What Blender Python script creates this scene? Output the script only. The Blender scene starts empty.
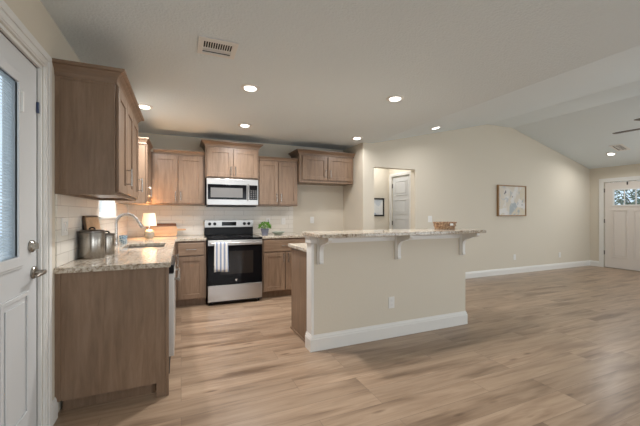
import bpy, bmesh, math, random
from mathutils import Vector, Matrix
random.seed(7)
S = bpy.context.scene
COL = S.collection
PI = math.pi
# ------------------------------------------------------------------ camera
cd = bpy.data.cameras.new('camera'); cam = bpy.data.objects.new('camera', cd); COL.objects.link(cam)
cd.sensor_width = 36; cd.lens = 324/640*36; cd.shift_y = 0.5/640
cam.location = (0, 0, 1.25); cam.rotation_euler = (PI/2, 0, -math.radians(23.2)); cd.clip_start = .02
S.camera = cam
S.view_settings.view_transform = 'Standard'; S.view_settings.look = 'None'
S.view_settings.gamma = 1; S.view_settings.use_curve_mapping = False
S.view_settings.exposure = 0.0
# ------------------------------------------------------------------ world and daylight
w = bpy.data.worlds.new('sky'); S.world = w; w.use_nodes = True
bg = w.node_tree.nodes['Background']; bg.inputs[0].default_value = (.72, .86, 1, 1); bg.inputs[1].default_value = 1.45
S.cycles.max_bounces = 8; S.cycles.diffuse_bounces = 5; S.cycles.caustics_reflective = False; S.cycles.caustics_refractive = False
def area(name, loc, rot, sx, sy, power, color=(1, 1, 1)):
    l = bpy.data.lights.new(name, 'AREA'); l.shape = 'RECTANGLE'; l.size = sx; l.size_y = sy; l.energy = power; l.color = color
    o = bpy.data.objects.new(name, l); COL.objects.link(o); o.location = loc; o.rotation_euler = rot; return o
DAY = (.93, .96, 1.0)
# daylight entering through the big windows of the wall behind the camera (facing +y)
area('daylight_living', (6.4, -3.25, 1.3), (PI/2, 0, 0), 3.4, 1.6, 85, DAY)
area('daylight_dining', (1.8, -3.25, 1.25), (PI/2, 0, 0), 2.4, 1.7, 74, (.97, .98, 1))
# lamp for an unseen right-wall window, added to lighten the ceiling slope (facing -x)
area('daylight_added_window', (9.33, .9, 1.25), (PI/2, 0, PI/2), 3.4, 1.5, 78, (1, .965, .91))
DOWN_POWER = 22
DOWN_COL = (1.0, .985, .975)
# ------------------------------------------------------------------ materials
def nodes(name):
    m = bpy.data.materials.new(name); m.use_nodes = True; nt = m.node_tree
    return m, nt, nt.nodes['Principled BSDF']
def mat(name, c, rough=.5, metal=0., emit=None, es=0., bump=0., bscale=200, coat=0., spec=None, trans=0., ior=None):
    m, nt, p = nodes(name)
    p.inputs['Base Color'].default_value = (*c, 1); p.inputs['Roughness'].default_value = rough; p.inputs['Metallic'].default_value = metal
    if emit: p.inputs['Emission Color'].default_value = (*emit, 1); p.inputs['Emission Strength'].default_value = es
    if coat: p.inputs['Coat Weight'].default_value = coat
    if spec is not None: p.inputs['Specular IOR Level'].default_value = spec
    if trans: p.inputs['Transmission Weight'].default_value = trans
    if ior: p.inputs['IOR'].default_value = ior
    if bump:
        tc = nt.nodes.new('ShaderNodeTexCoord'); n = nt.nodes.new('ShaderNodeTexNoise'); b = nt.nodes.new('ShaderNodeBump')
        n.inputs['Scale'].default_value = bscale; n.inputs['Detail'].default_value = 4; b.inputs['Strength'].default_value = bump; b.inputs['Distance'].default_value = .01
        nt.links.new(tc.outputs['Object'], n.inputs['Vector']); nt.links.new(n.outputs['Fac'], b.inputs['Height']); nt.links.new(b.outputs['Normal'], p.inputs['Normal'])
    return m
def ramp(nt, stops):
    r = nt.nodes.new('ShaderNodeValToRGB'); e = r.color_ramp.elements
    e[0].position, e[0].color = stops[0][0], (*stops[0][1], 1); e[1].position, e[1].color = stops[-1][0], (*stops[-1][1], 1)
    for p, c in stops[1:-1]:
        k = e.new(p); k.color = (*c, 1)
    return r
def coords(nt, scale=(1, 1, 1), rot=(0, 0, 0), kind='Object'):
    tc = nt.nodes.new('ShaderNodeTexCoord'); mp = nt.nodes.new('ShaderNodeMapping')
    mp.inputs['Scale'].default_value = scale; mp.inputs['Rotation'].default_value = rot
    nt.links.new(tc.outputs[kind], mp.inputs['Vector']); return mp
def noise(nt, vec, scale, detail=4, rough=.5, dist=0.):
    n = nt.nodes.new('ShaderNodeTexNoise'); n.inputs['Scale'].default_value = scale; n.inputs['Detail'].default_value = detail
    n.inputs['Roughness'].default_value = rough; n.inputs['Distortion'].default_value = dist
    nt.links.new(vec, n.inputs['Vector']); return n
def mixc(nt, fac, a, b, mode='MIX'):
    x = nt.nodes.new('ShaderNodeMix'); x.data_type = 'RGBA'; x.blend_type = mode
    for sock, v in ((x.inputs['Factor'], fac), (x.inputs[6], a), (x.inputs[7], b)):
        if hasattr(v, 'links') or hasattr(v, 'is_linked'): nt.links.new(v, sock)
        else: sock.default_value = v if not isinstance(v, tuple) else (*v, 1)
    return x.outputs[2]
def wood(name, dark, mid, light, rough=.38, axis=2, sc=1.):
    m, nt, p = nodes(name)
    s = [9*sc, 9*sc, 9*sc]; s[axis] = .9*sc
    mp = coords(nt, tuple(s)); n = noise(nt, mp.outputs[0], 3.2, 7, .62, .6)
    s2 = [1.2, 1.2, 1.2]; s2[axis] = .5; mp2 = coords(nt, tuple(s2)); n2 = noise(nt, mp2.outputs[0], 3, 3, .5)
    r = ramp(nt, [(.25, dark), (.5, mid), (.78, light)]); nt.links.new(n.outputs['Fac'], r.inputs[0])
    r2 = ramp(nt, [(.3, (.82, .80, .78)), (.7, (1.08, 1.06, 1.04))]); nt.links.new(n2.outputs['Fac'], r2.inputs[0])
    nt.links.new(mixc(nt, 1., r.outputs[0], r2.outputs[0], 'MULTIPLY'), p.inputs['Base Color'])
    p.inputs['Roughness'].default_value = rough
    return m
M = {}
M['cab'] = wood('cabinet_wood', (.18, .117, .075), (.24, .160, .106), (.30, .210, .146), .40)
M['cab_h'] = wood('cabinet_wood_rail', (.18, .117, .075), (.24, .160, .106), (.30, .210, .146), .40, 0)
M['cab_in'] = mat('cabinet_gap', (.035, .02, .012), .7)
M['walnut'] = wood('walnut_board', (.14, .055, .025), (.26, .11, .05), (.34, .16, .08), .45, 0)
M['maple'] = wood('maple_board', (.42, .22, .10), (.60, .38, .21), (.68, .46, .29), .45, 0)
M['darkwood'] = wood('dark_rim_wood', (.07, .035, .018), (.12, .065, .03), (.16, .09, .045), .5, 1)
M['oak'] = wood('oak_frame', (.20, .11, .045), (.32, .19, .08), (.40, .25, .12), .45)
M['wall'] = mat('wall_paint', (.675, .62, .52), .75, bump=.12, bscale=90)
M['ceil'] = mat('ceiling_paint', (.74, .81, .845), .85, bump=.55, bscale=70)
M['white'] = mat('white_trim', (.78, .77, .74), .35)
M['doorwhite'] = mat('white_door', (.60, .61, .61), .4)
M['warmdoor'] = mat('warm_white_door', (.74, .69, .64), .4)
M['plate'] = mat('white_plastic', (.80, .79, .76), .35)
M['slot'] = mat('slot_grey', (.12, .115, .11), .5)
M['steel'] = mat('stainless_steel', (.47, .455, .44), .33, 1.)
M['dwsteel'] = mat('dishwasher_steel', (.66, .64, .61), .42, .9)
M['chrome'] = mat('brushed_nickel', (.48, .46, .44), .22, 1.)
M['nickel'] = mat('satin_nickel', (.36, .33, .29), .3, 1.)
M['black'] = mat('black_plastic', (.010, .010, .011), .35, spec=.2)
M['blackglass'] = mat('black_glass', (.006, .006, .007), .08, spec=.12)
M['ovenwin'] = mat('oven_window', (.022, .018, .016), .05, spec=.25)
M['mwwin'] = mat('microwave_window', (.16, .155, .15), .35)
M['darkframe'] = mat('black_picture_frame', (.015, .012, .01), .4)
M['blackslot'] = mat('vent_black', (.008, .008, .008), .8)
M['fan'] = mat('fan_blade_dark', (.11, .09, .075), .5)
M['hinge'] = mat('hinge_metal', (.10, .09, .08), .4, .7)
M['sensor'] = mat('dark_blue_latch', (.03, .05, .11), .4)
M['lampshade'] = mat('lamp_shade_linen', (.85, .74, .60), .8, emit=(1, .70, .42), es=.7)
M['bulb'] = mat('downlight_lens', (1, 1, 1), .5, emit=(1, .96, .90), es=4)
M['glassbase'] = mat('grey_glass', (.22, .23, .21), .12, metal=0., coat=.5)
M['pot'] = mat('blue_grey_ceramic', (.16, .17, .22), .4)
M['soil'] = mat('soil', (.04, .025, .015), .9)
M['bowl'] = mat('sage_bowl', (.34, .40, .35), .3)
M['slat'] = mat('blind_slat', (.72, .78, .84), .5)
m, nt, p = nodes('translucent_blind'); p.inputs['Base Color'].default_value = (.9, .92, .94, 1); p.inputs['Roughness'].default_value = .5
tl = nt.nodes.new('ShaderNodeBsdfTranslucent'); tl.inputs[0].default_value = (.95, .96, .97, 1); mx = nt.nodes.new('ShaderNodeMixShader'); mx.inputs[0].default_value = .8
nt.links.new(p.outputs[0], mx.inputs[1]); nt.links.new(tl.outputs[0], mx.inputs[2]); nt.links.new(mx.outputs[0], nt.nodes['Material Output'].inputs[0]); M['slat'] = m
M['gold'] = mat('knob_white', (.75, .74, .72), .4)
M['ground'] = mat('outdoor_ground', (.62, .62, .60), .9)
M['bark'] = mat('bark', (.10, .07, .05), .9)
# leaves
m, nt, p = nodes('leaf_green'); mp = coords(nt, (1, 1, 1)); n = noise(nt, mp.outputs[0], 60, 2)
r = ramp(nt, [(.3, (.04, .15, .015)), (.7, (.20, .42, .05))]); nt.links.new(n.outputs['Fac'], r.inputs[0]); nt.links.new(r.outputs[0], p.inputs['Base Color']); p.inputs['Roughness'].default_value = .5; M['leaf'] = m
M['treeleaf'] = mat('tree_leaf', (.10, .15, .09), .6)
# glass: clear panes
m, nt, p = nodes('clear_glass'); nt.nodes.remove(p)
gl = nt.nodes.new('ShaderNodeBsdfGlossy'); gl.inputs['Roughness'].default_value = .03; tr = nt.nodes.new('ShaderNodeBsdfTransparent'); tr.inputs[0].default_value = (.93, .95, .96, 1)
mx = nt.nodes.new('ShaderNodeMixShader'); mx.inputs[0].default_value = .07
nt.links.new(tr.outputs[0], mx.inputs[1]); nt.links.new(gl.outputs[0], mx.inputs[2]); nt.links.new(mx.outputs[0], nt.nodes['Material Output'].inputs[0]); M['glass'] = m
# granite
m, nt, p = nodes('granite'); mp = coords(nt)
n1 = noise(nt, mp.outputs[0], 55, 5, .65); r1 = ramp(nt, [(.32, (.16, .11, .075)), (.43, (.42, .35, .27)), (.52, (.60, .54, .45)), (.7, (.70, .66, .58))]); nt.links.new(n1.outputs['Fac'], r1.inputs[0])
n2 = noise(nt, mp.outputs[0], 16, 3, .6); r2 = ramp(nt, [(.35, (.75, .70, .66)), (.6, (1, 1, 1))]); nt.links.new(n2.outputs['Fac'], r2.inputs[0])
v = nt.nodes.new('ShaderNodeTexVoronoi'); v.inputs['Scale'].default_value = 90; nt.links.new(mp.outputs[0], v.inputs['Vector']); r3 = ramp(nt, [(.10, (.25, .2, .17)), (.22, (1, 1, 1))]); nt.links.new(v.outputs['Distance'], r3.inputs[0])
c = mixc(nt, 1., r1.outputs[0], r2.outputs[0], 'MULTIPLY'); c = mixc(nt, .6, c, r3.outputs[0], 'MULTIPLY'); nt.links.new(c, p.inputs['Base Color']); p.inputs['Roughness'].default_value = .12; M['granite'] = m
# backsplash tile, works on both walls: (x+y, z)
m, nt, p = nodes('subway_tile'); tc = nt.nodes.new('ShaderNodeTexCoord'); sp = nt.nodes.new('ShaderNodeSeparateXYZ'); nt.links.new(tc.outputs['Object'], sp.inputs[0])
ad = nt.nodes.new('ShaderNodeMath'); nt.links.new(sp.outputs[0], ad.inputs[0]); nt.links.new(sp.outputs[1], ad.inputs[1])
cb = nt.nodes.new('ShaderNodeCombineXYZ'); nt.links.new(ad.outputs[0], cb.inputs[0]); nt.links.new(sp.outputs[2], cb.inputs[1])
bk = nt.nodes.new('ShaderNodeTexBrick'); nt.links.new(cb.outputs[0], bk.inputs['Vector']); bk.inputs['Scale'].default_value = 1; bk.inputs['Brick Width'].default_value = .305; bk.inputs['Row Height'].default_value = .0765; bk.inputs['Mortar Size'].default_value = .0022
bk.inputs['Color1'].default_value = (.76, .72, .65, 1); bk.inputs['Color2'].default_value = (.80, .76, .69, 1); bk.inputs['Mortar'].default_value = (.56, .51, .45, 1); bk.inputs['Mortar Smooth'].default_value = .2
nt.links.new(bk.outputs['Color'], p.inputs['Base Color']); p.inputs['Roughness'].default_value = .22
bu = nt.nodes.new('ShaderNodeBump'); bu.invert = True; bu.inputs['Strength'].default_value = .4; bu.inputs['Distance'].default_value = .002; nt.links.new(bk.outputs['Fac'], bu.inputs['Height']); nt.links.new(bu.outputs[0], p.inputs['Normal']); M['tile'] = m
# vinyl plank floor, planks along x
m, nt, p = nodes('plank_floor'); mp = coords(nt)
bk = nt.nodes.new('ShaderNodeTexBrick'); nt.links.new(mp.outputs[0], bk.inputs['Vector']); bk.inputs['Scale'].default_value = 1; bk.offset = .37; bk.offset_frequency = 3
bk.inputs['Brick Width'].default_value = 1.22; bk.inputs['Row Height'].default_value = .18; bk.inputs['Mortar Size'].default_value = .0012; bk.inputs['Mortar Smooth'].default_value = .1
bk.inputs['Color1'].default_value = (0, 0, 0, 1); bk.inputs['Color2'].default_value = (1, 1, 1, 1); bk.inputs['Mortar'].default_value = (.5, .5, .5, 1)
# per-plank shift of the grain
sc_ = nt.nodes.new('ShaderNodeVectorMath'); sc_.operation = 'SCALE'; sc_.inputs['Scale'].default_value = 7.3; nt.links.new(bk.outputs['Color'], sc_.inputs[0])
av = nt.nodes.new('ShaderNodeVectorMath'); av.operation = 'ADD'; nt.links.new(mp.outputs[0], av.inputs[0]); nt.links.new(sc_.outputs[0], av.inputs[1])
m2 = nt.nodes.new('ShaderNodeMapping'); m2.inputs['Scale'].default_value = (.75, 9, 1); nt.links.new(av.outputs[0], m2.inputs['Vector'])
g1 = noise(nt, m2.outputs[0], 2.2, 6, .62, .8); rg = ramp(nt, [(.25, (.24, .160, .105)), (.42, (.34, .238, .162)), (.58, (.41, .298, .208)), (.8, (.46, .345, .250))]); nt.links.new(g1.outputs['Fac'], rg.inputs[0])
m3 = nt.nodes.new('ShaderNodeMapping'); m3.inputs['Scale'].default_value = (.7, 5, 1); nt.links.new(av.outputs[0], m3.inputs['Vector'])
g2 = noise(nt, m3.outputs[0], 1.5, 3, .55, .3); rk = ramp(nt, [(.28, (.50, .45, .41)), (.50, (1, 1, 1))]); nt.links.new(g2.outputs['Fac'], rk.inputs[0])
m4 = nt.nodes.new('ShaderNodeMapping'); m4.inputs['Scale'].default_value = (1.1, 4.2, 1); nt.links.new(av.outputs[0], m4.inputs['Vector'])
vk = nt.nodes.new('ShaderNodeTexVoronoi'); vk.inputs['Scale'].default_value = 1.5; nt.links.new(m4.outputs[0], vk.inputs['Vector']); rv = ramp(nt, [(.02, (.42, .36, .32)), (.11, (1, 1, 1))]); nt.links.new(vk.outputs['Distance'], rv.inputs[0])
tone = ramp(nt, [(0, (.84, .82, .80)), (1, (1.08, 1.06, 1.04))]); nt.links.new(bk.outputs['Color'], tone.inputs[0])
c = mixc(nt, 1., rg.outputs[0], rk.outputs[0], 'MULTIPLY'); c = mixc(nt, 1., c, tone.outputs[0], 'MULTIPLY'); c = mixc(nt, 1., c, rv.outputs[0], 'MULTIPLY'); c = mixc(nt, bk.outputs['Fac'], c, (.17, .12, .085))
nt.links.new(c, p.inputs['Base Color']); p.inputs['Roughness'].default_value = .30; M['floor'] = m
# striped towel (stripes follow x)
m, nt, p = nodes('striped_towel'); tc = nt.nodes.new('ShaderNodeTexCoord'); sp = nt.nodes.new('ShaderNodeSeparateXYZ'); nt.links.new(tc.outputs['Object'], sp.inputs[0])
mm = nt.nodes.new('ShaderNodeMath'); mm.operation = 'MULTIPLY'; mm.inputs[1].default_value = 20; nt.links.new(sp.outputs[0], mm.inputs[0]); fr = nt.nodes.new('ShaderNodeMath'); fr.operation = 'FRACT'; nt.links.new(mm.outputs[0], fr.inputs[0])
r = ramp(nt, [(0, (.74, .72, .69)), (.50, (.74, .72, .69)), (.52, (.13, .20, .36)), (.70, (.13, .20, .36)), (.72, (.55, .57, .62)), (.80, (.55, .57, .62)), (.83, (.20, .26, .40)), (.94, (.20, .26, .40)), (.97, (.74, .72, .69))])
r.color_ramp.interpolation = 'LINEAR'; nt.links.new(fr.outputs[0], r.inputs[0]); nt.links.new(r.outputs[0], p.inputs['Base Color']); p.inputs['Roughness'].default_value = .9; M['towel'] = m
# wicker
m, nt, p = nodes('wicker'); mp = coords(nt); wv = nt.nodes.new('ShaderNodeTexVoronoi'); wv.inputs['Scale'].default_value = 55; nt.links.new(mp.outputs[0], wv.inputs['Vector'])
r = ramp(nt, [(.1, (.58, .40, .25)), (.75, (.22, .12, .065))]); nt.links.new(wv.outputs['Distance'], r.inputs[0]); nt.links.new(r.outputs[0], p.inputs['Base Color']); p.inputs['Roughness'].default_value = .8; M['wicker'] = m
# abstract watercolour
def abstract(name, base, blobs, scale):
    m, nt, p = nodes(name); mp = coords(nt); col = None
    prev = base
    for i, (bc, thr, sc) in enumerate(blobs):
        mq = nt.nodes.new('ShaderNodeMapping'); mq.inputs['Location'].default_value = (i*3.7+1.1, i*1.9, i*2.3); nt.links.new(mp.outputs[0], mq.inputs['Vector'])
        n = noise(nt, mq.outputs[0], sc*scale, 3, .5, 1.0); r = ramp(nt, [(thr, (0, 0, 0)), (thr+.06, (1, 1, 1))]); nt.links.new(n.outputs['Fac'], r.inputs[0])
        prev = mixc(nt, r.outputs[0], prev, bc)
    nt.links.new(prev, p.inputs['Base Color']); p.inputs['Roughness'].default_value = .5; return m
M['art'] = abstract('abstract_canvas', (.62, .56, .47), [((.62, .55, .42), .52, 2.5), ((.68, .66, .63), .55, 3), ((.36, .40, .42), .57, 3.5), ((.48, .49, .50), .58, 6), ((.13, .11, .13), .62, 5)], 1)
M['art2'] = abstract('pale_print', (.66, .67, .66), [((.50, .54, .58), .56, 4), ((.36, .42, .50), .64, 5)], 1)
# patterned mug
m, nt, p = nodes('blue_pattern'); mp = coords(nt, (1, 1, 1), (.8, .8, .8)); ck = nt.nodes.new('ShaderNodeTexChecker'); ck.inputs['Scale'].default_value = 55; ck.inputs['Color1'].default_value = (.38, .46, .50, 1); ck.inputs['Color2'].default_value = (.09, .17, .24, 1)
nt.links.new(mp.outputs[0], ck.inputs['Vector']); nt.links.new(ck.outputs[0], p.inputs['Base Color']); p.inputs['Roughness'].default_value = .4; M['pattern'] = m

# ------------------------------------------------------------------ mesh helpers
def ident(u, n, z): return (u, n, z)
class B:
    def __init__(s): s.bm = bmesh.new()
    def box(s, x0, x1, y0, y1, z0, z1, f=ident):
        v = [s.bm.verts.new(f(*q)) for q in ((x0,y0,z0),(x1,y0,z0),(x1,y1,z0),(x0,y1,z0),(x0,y0,z1),(x1,y0,z1),(x1,y1,z1),(x0,y1,z1))]
        for q in ((0,3,2,1),(4,5,6,7),(0,1,5,4),(1,2,6,5),(2,3,7,6),(3,0,4,7)): s.bm.faces.new([v[i] for i in q])
        return s
    def loft(s, rings, closed=False, caps=True):
        R = [[s.bm.verts.new(p) for p in r] for r in rings]; n = len(R[0])
        L = len(R)
        for i in range(L if closed else L-1):
            a, b = R[i], R[(i+1) % L]
            for k in range(n): s.bm.faces.new((a[k], a[(k+1) % n], b[(k+1) % n], b[k]))
        if caps and not closed:
            s.bm.faces.new(list(reversed(R[0]))); s.bm.faces.new(R[-1])
        return s
    def lathe(s, prof, c, seg=28, sq=None):
        return s.loft([[(c[0]+r*math.cos(2*PI*k/seg), c[1]+r*math.sin(2*PI*k/seg), c[2]+z) for k in range(seg)] for r, z in prof])
    def tube(s, pts, r, seg=10):
        pts = [Vector(p) for p in pts]; rs = r if isinstance(r, (list, tuple)) else [r]*len(pts); rings = []; up = None
        for i, p in enumerate(pts):
            d = ((pts[i+1]-p) if i == 0 else (p-pts[i-1]) if i == len(pts)-1 else (pts[i+1]-p).normalized()+(p-pts[i-1]).normalized()).normalized()
            if up is None: up = d.orthogonal().normalized()
            up = (up-d*up.dot(d)).normalized(); q = d.cross(up)
            rings.append([p+up*(rs[i]*math.cos(2*PI*k/seg))+q*(rs[i]*math.sin(2*PI*k/seg)) for k in range(seg)])
        return s.loft(rings)
    def prism(s, poly, a, b, f):          # poly in (p,q); f(p,q,t)->xyz
        return s.loft([[f(p, q, a) for p, q in poly], [f(p, q, b) for p, q in poly]])
    def grid(s, us, zs, keep, n0, n1, f):  # slab with holes, clean manifold; f(u,n,z)
        vs = {}
        def V(i, j, k):
            if (i, j, k) not in vs: vs[(i, j, k)] = s.bm.verts.new(f(us[i], (n0, n1)[k], zs[j]))
            return vs[(i, j, k)]
        nu, nz = len(us)-1, len(zs)-1
        K = {(i, j) for i in range(nu) for j in range(nz) if keep((us[i]+us[i+1])/2, (zs[j]+zs[j+1])/2)}
        for i, j in K:
            s.bm.faces.new((V(i,j,0), V(i+1,j,0), V(i+1,j+1,0), V(i,j+1,0))); s.bm.faces.new((V(i,j,1), V(i,j+1,1), V(i+1,j+1,1), V(i+1,j,1)))
            for (di, dj, a, b) in ((-1,0,(i,j),(i,j+1)), (1,0,(i+1,j),(i+1,j+1)), (0,-1,(i,j),(i+1,j)), (0,1,(i,j+1),(i+1,j+1))):
                if (i+di, j+dj) not in K: s.bm.faces.new((V(*a,0), V(*b,0), V(*b,1), V(*a,1)))
        return s
    def sweep(s, path, prof, side=1):     # path in xy, prof (out,z) closed; mitred
        P = [Vector(p) for p in path]; rings = []
        for i, p in enumerate(P):
            ns = []
            if i > 0: d = (p-P[i-1]).normalized(); ns.append(Vector((d.y, -d.x))*side)
            if i < len(P)-1: d = (P[i+1]-p).normalized(); ns.append(Vector((d.y, -d.x))*side)
            m = ns[0] if len(ns) == 1 else (ns[0]+ns[1])/(1+ns[0].dot(ns[1]))
            rings.append([(p.x+m.x*o, p.y+m.y*o, z) for o, z in prof])
        return s.loft(rings)
    def build(s, name, m, parent=None, loc=None, bevel=0, smooth=False, kind=None, label=None):
        bmesh.ops.recalc_face_normals(s.bm, faces=s.bm.faces)
        base = Vector(parent['_w']) if parent is not None else Vector(loc or (0, 0, 0))
        bmesh.ops.translate(s.bm, verts=s.bm.verts, vec=-base)
        me = bpy.data.meshes.new(name); s.bm.to_mesh(me); s.bm.free(); me.materials.append(M[m])
        if smooth:
            for q in me.polygons: q.use_smooth = True
            try: me.set_sharp_from_angle(angle=math.radians(40))
            except Exception: pass
        o = bpy.data.objects.new(name, me); COL.objects.link(o)
        if parent is not None: o.parent = parent; o['_w'] = tuple(base)
        else: o.location = base; o['_w'] = tuple(base)
        if bevel:
            b = o.modifiers.new('bevel', 'BEVEL'); b.width = bevel; b.segments = 2; b.limit_method = 'ANGLE'; b.angle_limit = math.radians(40)
        if kind: o['kind'] = kind
        if label: o['label'] = label
        return o
def thing(name, label, cat, loc, group=None, kind=None):
    o = bpy.data.objects.new(name, None); COL.objects.link(o); o.location = loc; o['_w'] = tuple(loc); o.empty_display_size = .1
    if label: o['label'] = label
    if cat: o['category'] = cat
    if group: o['group'] = group
    if kind: o['kind'] = kind
    return o
def tag(o, label, cat, group=None):
    o['label'] = label; o['category'] = cat
    if group: o['group'] = group
    return o
# part frames: f(u, n, z) with n measured outward from the face
def FB(plane): return lambda u, n, z: (u, plane-n, z)     # faces -y
def FL(plane): return lambda u, n, z: (plane+n, u, z)     # on the left wall, faces +x
def FR(plane): return lambda u, n, z: (plane-n, u, z)     # on the right wall, faces -x
FBACKX = FB

# ------------------------------------------------------------------ setting
XL, YB, XR, YG, YF = -.71, 5.33, 9.06, 4.62, -3.0
ZC = 2.42; XE = 2.93; XV1, XV2, ZV, ZE = 5.62, 6.33, 3.03, 2.32
def ceil_z(x):
    if x < XE: return ZC
    if x < XV1: return ZC+(x-XE)*(ZV-ZC)/(XV1-XE)
    if x < XV2: return ZV
    return ZV+(x-XV2)*(ZE-ZV)/(XR-XV2)
B().box(XL-.15, XR+.15, YF-.15, 5.6, -.12, 0).build('floor', 'floor', kind='structure')
prof = [(XL-.15, ZC), (XE, ZC), (XV1, ZV), (XV2, ZV), (XR+.15, ZE-.038)]
poly = prof + [(x, z+.12) for x, z in reversed(prof)]
b = B(); b.prism(poly, YF-.15, YG+.12, lambda p_, q, t: (p_, t, q)); b.build('ceiling', 'ceil', kind='structure')
B().box(XL-.15, 4.1, YG+.1201, 5.6, ZC, ZC+.12).build('ceiling', 'ceil', kind='structure')
# walls
D1 = (1.33, 2.27, 2.07); W1 = (3.58, 4.40, 1.215, 2.08)
B().grid([YF, D1[0], D1[1], W1[0], W1[1], YB+.15], [0, W1[2], D1[2], W1[3], ZC],
    lambda y, z: not (D1[0] < y < D1[1] and z < D1[2]) and not (W1[0] < y < W1[1] and W1[2] < z < W1[3]), 0, -.15, FL(XL)).build('wall_left', 'wall', kind='structure')
B().box(XL, 2.75, YB, YB+.15, 0, ZC).build('wall_back', 'wall', kind='structure')
B().box(2.75, 2.965, YG+.1205, YB+.15, 0, ZC).build('wall_alcove', 'wall', kind='structure')
OP = (2.965, 3.815, 2.03)
b = B()
def gable(x0, x1, zb=0.):
    xs = [x0]+[x for x in (XE, XV1, XV2) if x0 < x < x1]+[x1]
    b.prism([(x0, zb), (x1, zb)]+[(x, ceil_z(x)-.0005) for x in reversed(xs)], YG, YG+.12, lambda p_, q, t: (p_, t, q))
gable(2.75, OP[0]); gable(OP[0], OP[1], OP[2]); gable(OP[1], XR+.15)
b.build('wall_gable', 'wall', kind='structure')
D3 = (3.39, 4.34, 1.975)
WR = (-.9, 2.7, .5, 2.0)
B().grid([YF, WR[0], WR[1], D3[0], D3[1], YG], [0, WR[2], D3[2], WR[3], ZE+.001], lambda y, z: not (D3[0] < y < D3[1] and z < D3[2]) and not (WR[0] < y < WR[1] and WR[2] < z < WR[3]), 0, -.15, FR(XR)).build('wall_right', 'wall', kind='structure')
# wall behind the camera with its two windows
WF = [(.6, 3.0, .35, 2.1), (4.7, 8.1, .45, 2.1)]
b = B().grid([XL-.15, .6, 3.0, 4.7, 8.1, XR+.15], [0, .35, .45, 2.1, 2.28], lambda x, z: not any(a < x < c and d < z < e for a, c, d, e in WF), 0, .15, lambda u, n, z: (u, YF-n, z))
xs = [XL-.15, XE, XV1, XV2, XR+.15]
b.prism([(XL-.15, 2.28), (XR+.15, 2.28)]+[(x, ceil_z(min(x, XR))-.0005) for x in reversed(xs)], YF-.15, YF, lambda p_, q, t: (p_, t, q))
b.build('wall_front', 'wall', kind='structure')
for i, (a, c, d, e) in enumerate(WF):
    r = thing('window_%d' % (i+2), None, None, (a, YF, d), kind='structure')
    mid = (a+c)/2
    B().grid([a+.001, a+.06, mid-.03, mid+.03, c-.06, c-.001], [d+.001, d+.06, e-.06, e-.001], lambda x, z: not ((a+.06 < x < mid-.03 or mid+.03 < x < c-.06) and d+.06 < z < e-.06), .04, .10, lambda u, n, z: (u, YF-n, z)).build('window_frame', 'white', r)
    B().box(a+.05, c-.05, YF-.075, YF-.070, d+.05, e-.05).build('pane', 'glass', r)
r = thing('window_4', None, None, (XR, WR[0], WR[2]), kind='structure')  # unseen window, added so that daylight reaches the ceiling slope
a, c, d, e = WR; mid = (a+c)/2
B().grid([a+.001, a+.06, mid-.03, mid+.03, c-.06, c-.001], [d+.001, d+.06, e-.06, e-.001], lambda y, z: not ((a+.06 < y < mid-.03 or mid+.03 < y < c-.06) and d+.06 < z < e-.06), -.10, -.04, FR(XR)).build('window_frame', 'white', r)
B().box(a+.05, c-.05, -.075, -.07, d+.05, e-.05, FR(XR)).build('pane', 'glass', r)
# hallway behind the opening
HX = 3.845; HY = 5.46
B().box(2.965, HX+.12, HY, HY+.12, 0, ZC).build('wall_hall_back', 'wall', kind='structure')
D2 = (4.80, 5.36, 1.97)
B().grid([YG+.1205, D2[0], D2[1], HY], [0, D2[2], ZC], lambda y, z: not (D2[0] < y < D2[1] and z < D2[2]), 0, -.12, FR(HX)).build('wall_hall_right', 'wall', kind='structure')
# outdoor ground and foliage seen through the door glass
B().box(-14, 30, -20, 25, -.35, -.15).build('ground', 'ground', kind='structure')

# baseboards
def baseboard(name, path, side, h=.13):
    t = .016
    B().sweep(path, [(0, 0), (t, 0), (t, h*.72), (t*.75, h*.80), (t*.75, h*.86), (t*.35, h*.97), (t*.3, h), (0, h)], side).build(name, 'white', kind='structure')
baseboard('baseboard_gable', [(OP[1], YG+.119), (OP[1], YG), (XR, YG), (XR, D3[1]+.085)], 1, .125)
baseboard('baseboard_alcove', [(1.79, YB), (2.75, YB), (2.75, YG), (OP[0], YG), (OP[0], HY), (HX, HY), (HX, D2[1]+.07)], 1, .125)
baseboard('baseboard_left', [(XL, 2.362), (XL, 2.457)], 1)
baseboard('baseboard_right', [(XR, D3[0]-.085), (XR, YF)], 1)
# casings
def casing(b, u0, u1, zt, f, wd=.085, t=.018):
    for n0, n1, a, c in ((0, t*.6, 0, wd), (t*.6, t, wd*.55, wd), (t*.6, t*.85, .008, wd*.35)):
        b.grid([u0-c, u0-a, u1+a, u1+c], [0, zt+a, zt+c], lambda u, z: not (u0-a < u < u1+a and z < zt+a), n0+.0003, n1, f)
# ---- door_1: exterior door with built-in blinds (left)
d1 = thing('door_1', 'white exterior door with half glass and built-in blinds at left edge', None, (XL, 1.33, 0), kind='structure')
b = B(); casing(b, D1[0], D1[1], D1[2], FL(XL)); b.build('casing', 'white', d1, bevel=.002)
f = FL(-.728)
b = B(); GL = (1.48, 1.998, 1.03, 1.89)
b.grid([D1[0]+.022, GL[0], GL[1], D1[1]-.022], [.012, GL[2], GL[3], D1[2]-.022], lambda u, z: not (GL[0] < u < GL[1] and GL[2] < z < GL[3]), -.045, 0, f)
b.build('door_slab', 'doorwhite', d1, bevel=.001)
b = B().grid([D1[0]+.001, D1[0]+.02, D1[1]-.02, D1[1]-.001], [0, D1[2]-.02, D1[2]-.001], lambda u, z: not (D1[0]+.02 < u < D1[1]-.02 and z < D1[2]-.02), -.15, 0.015, FL(XL-.001-.015)); b.build('door_jamb', 'white', d1)
b = B()
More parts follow.
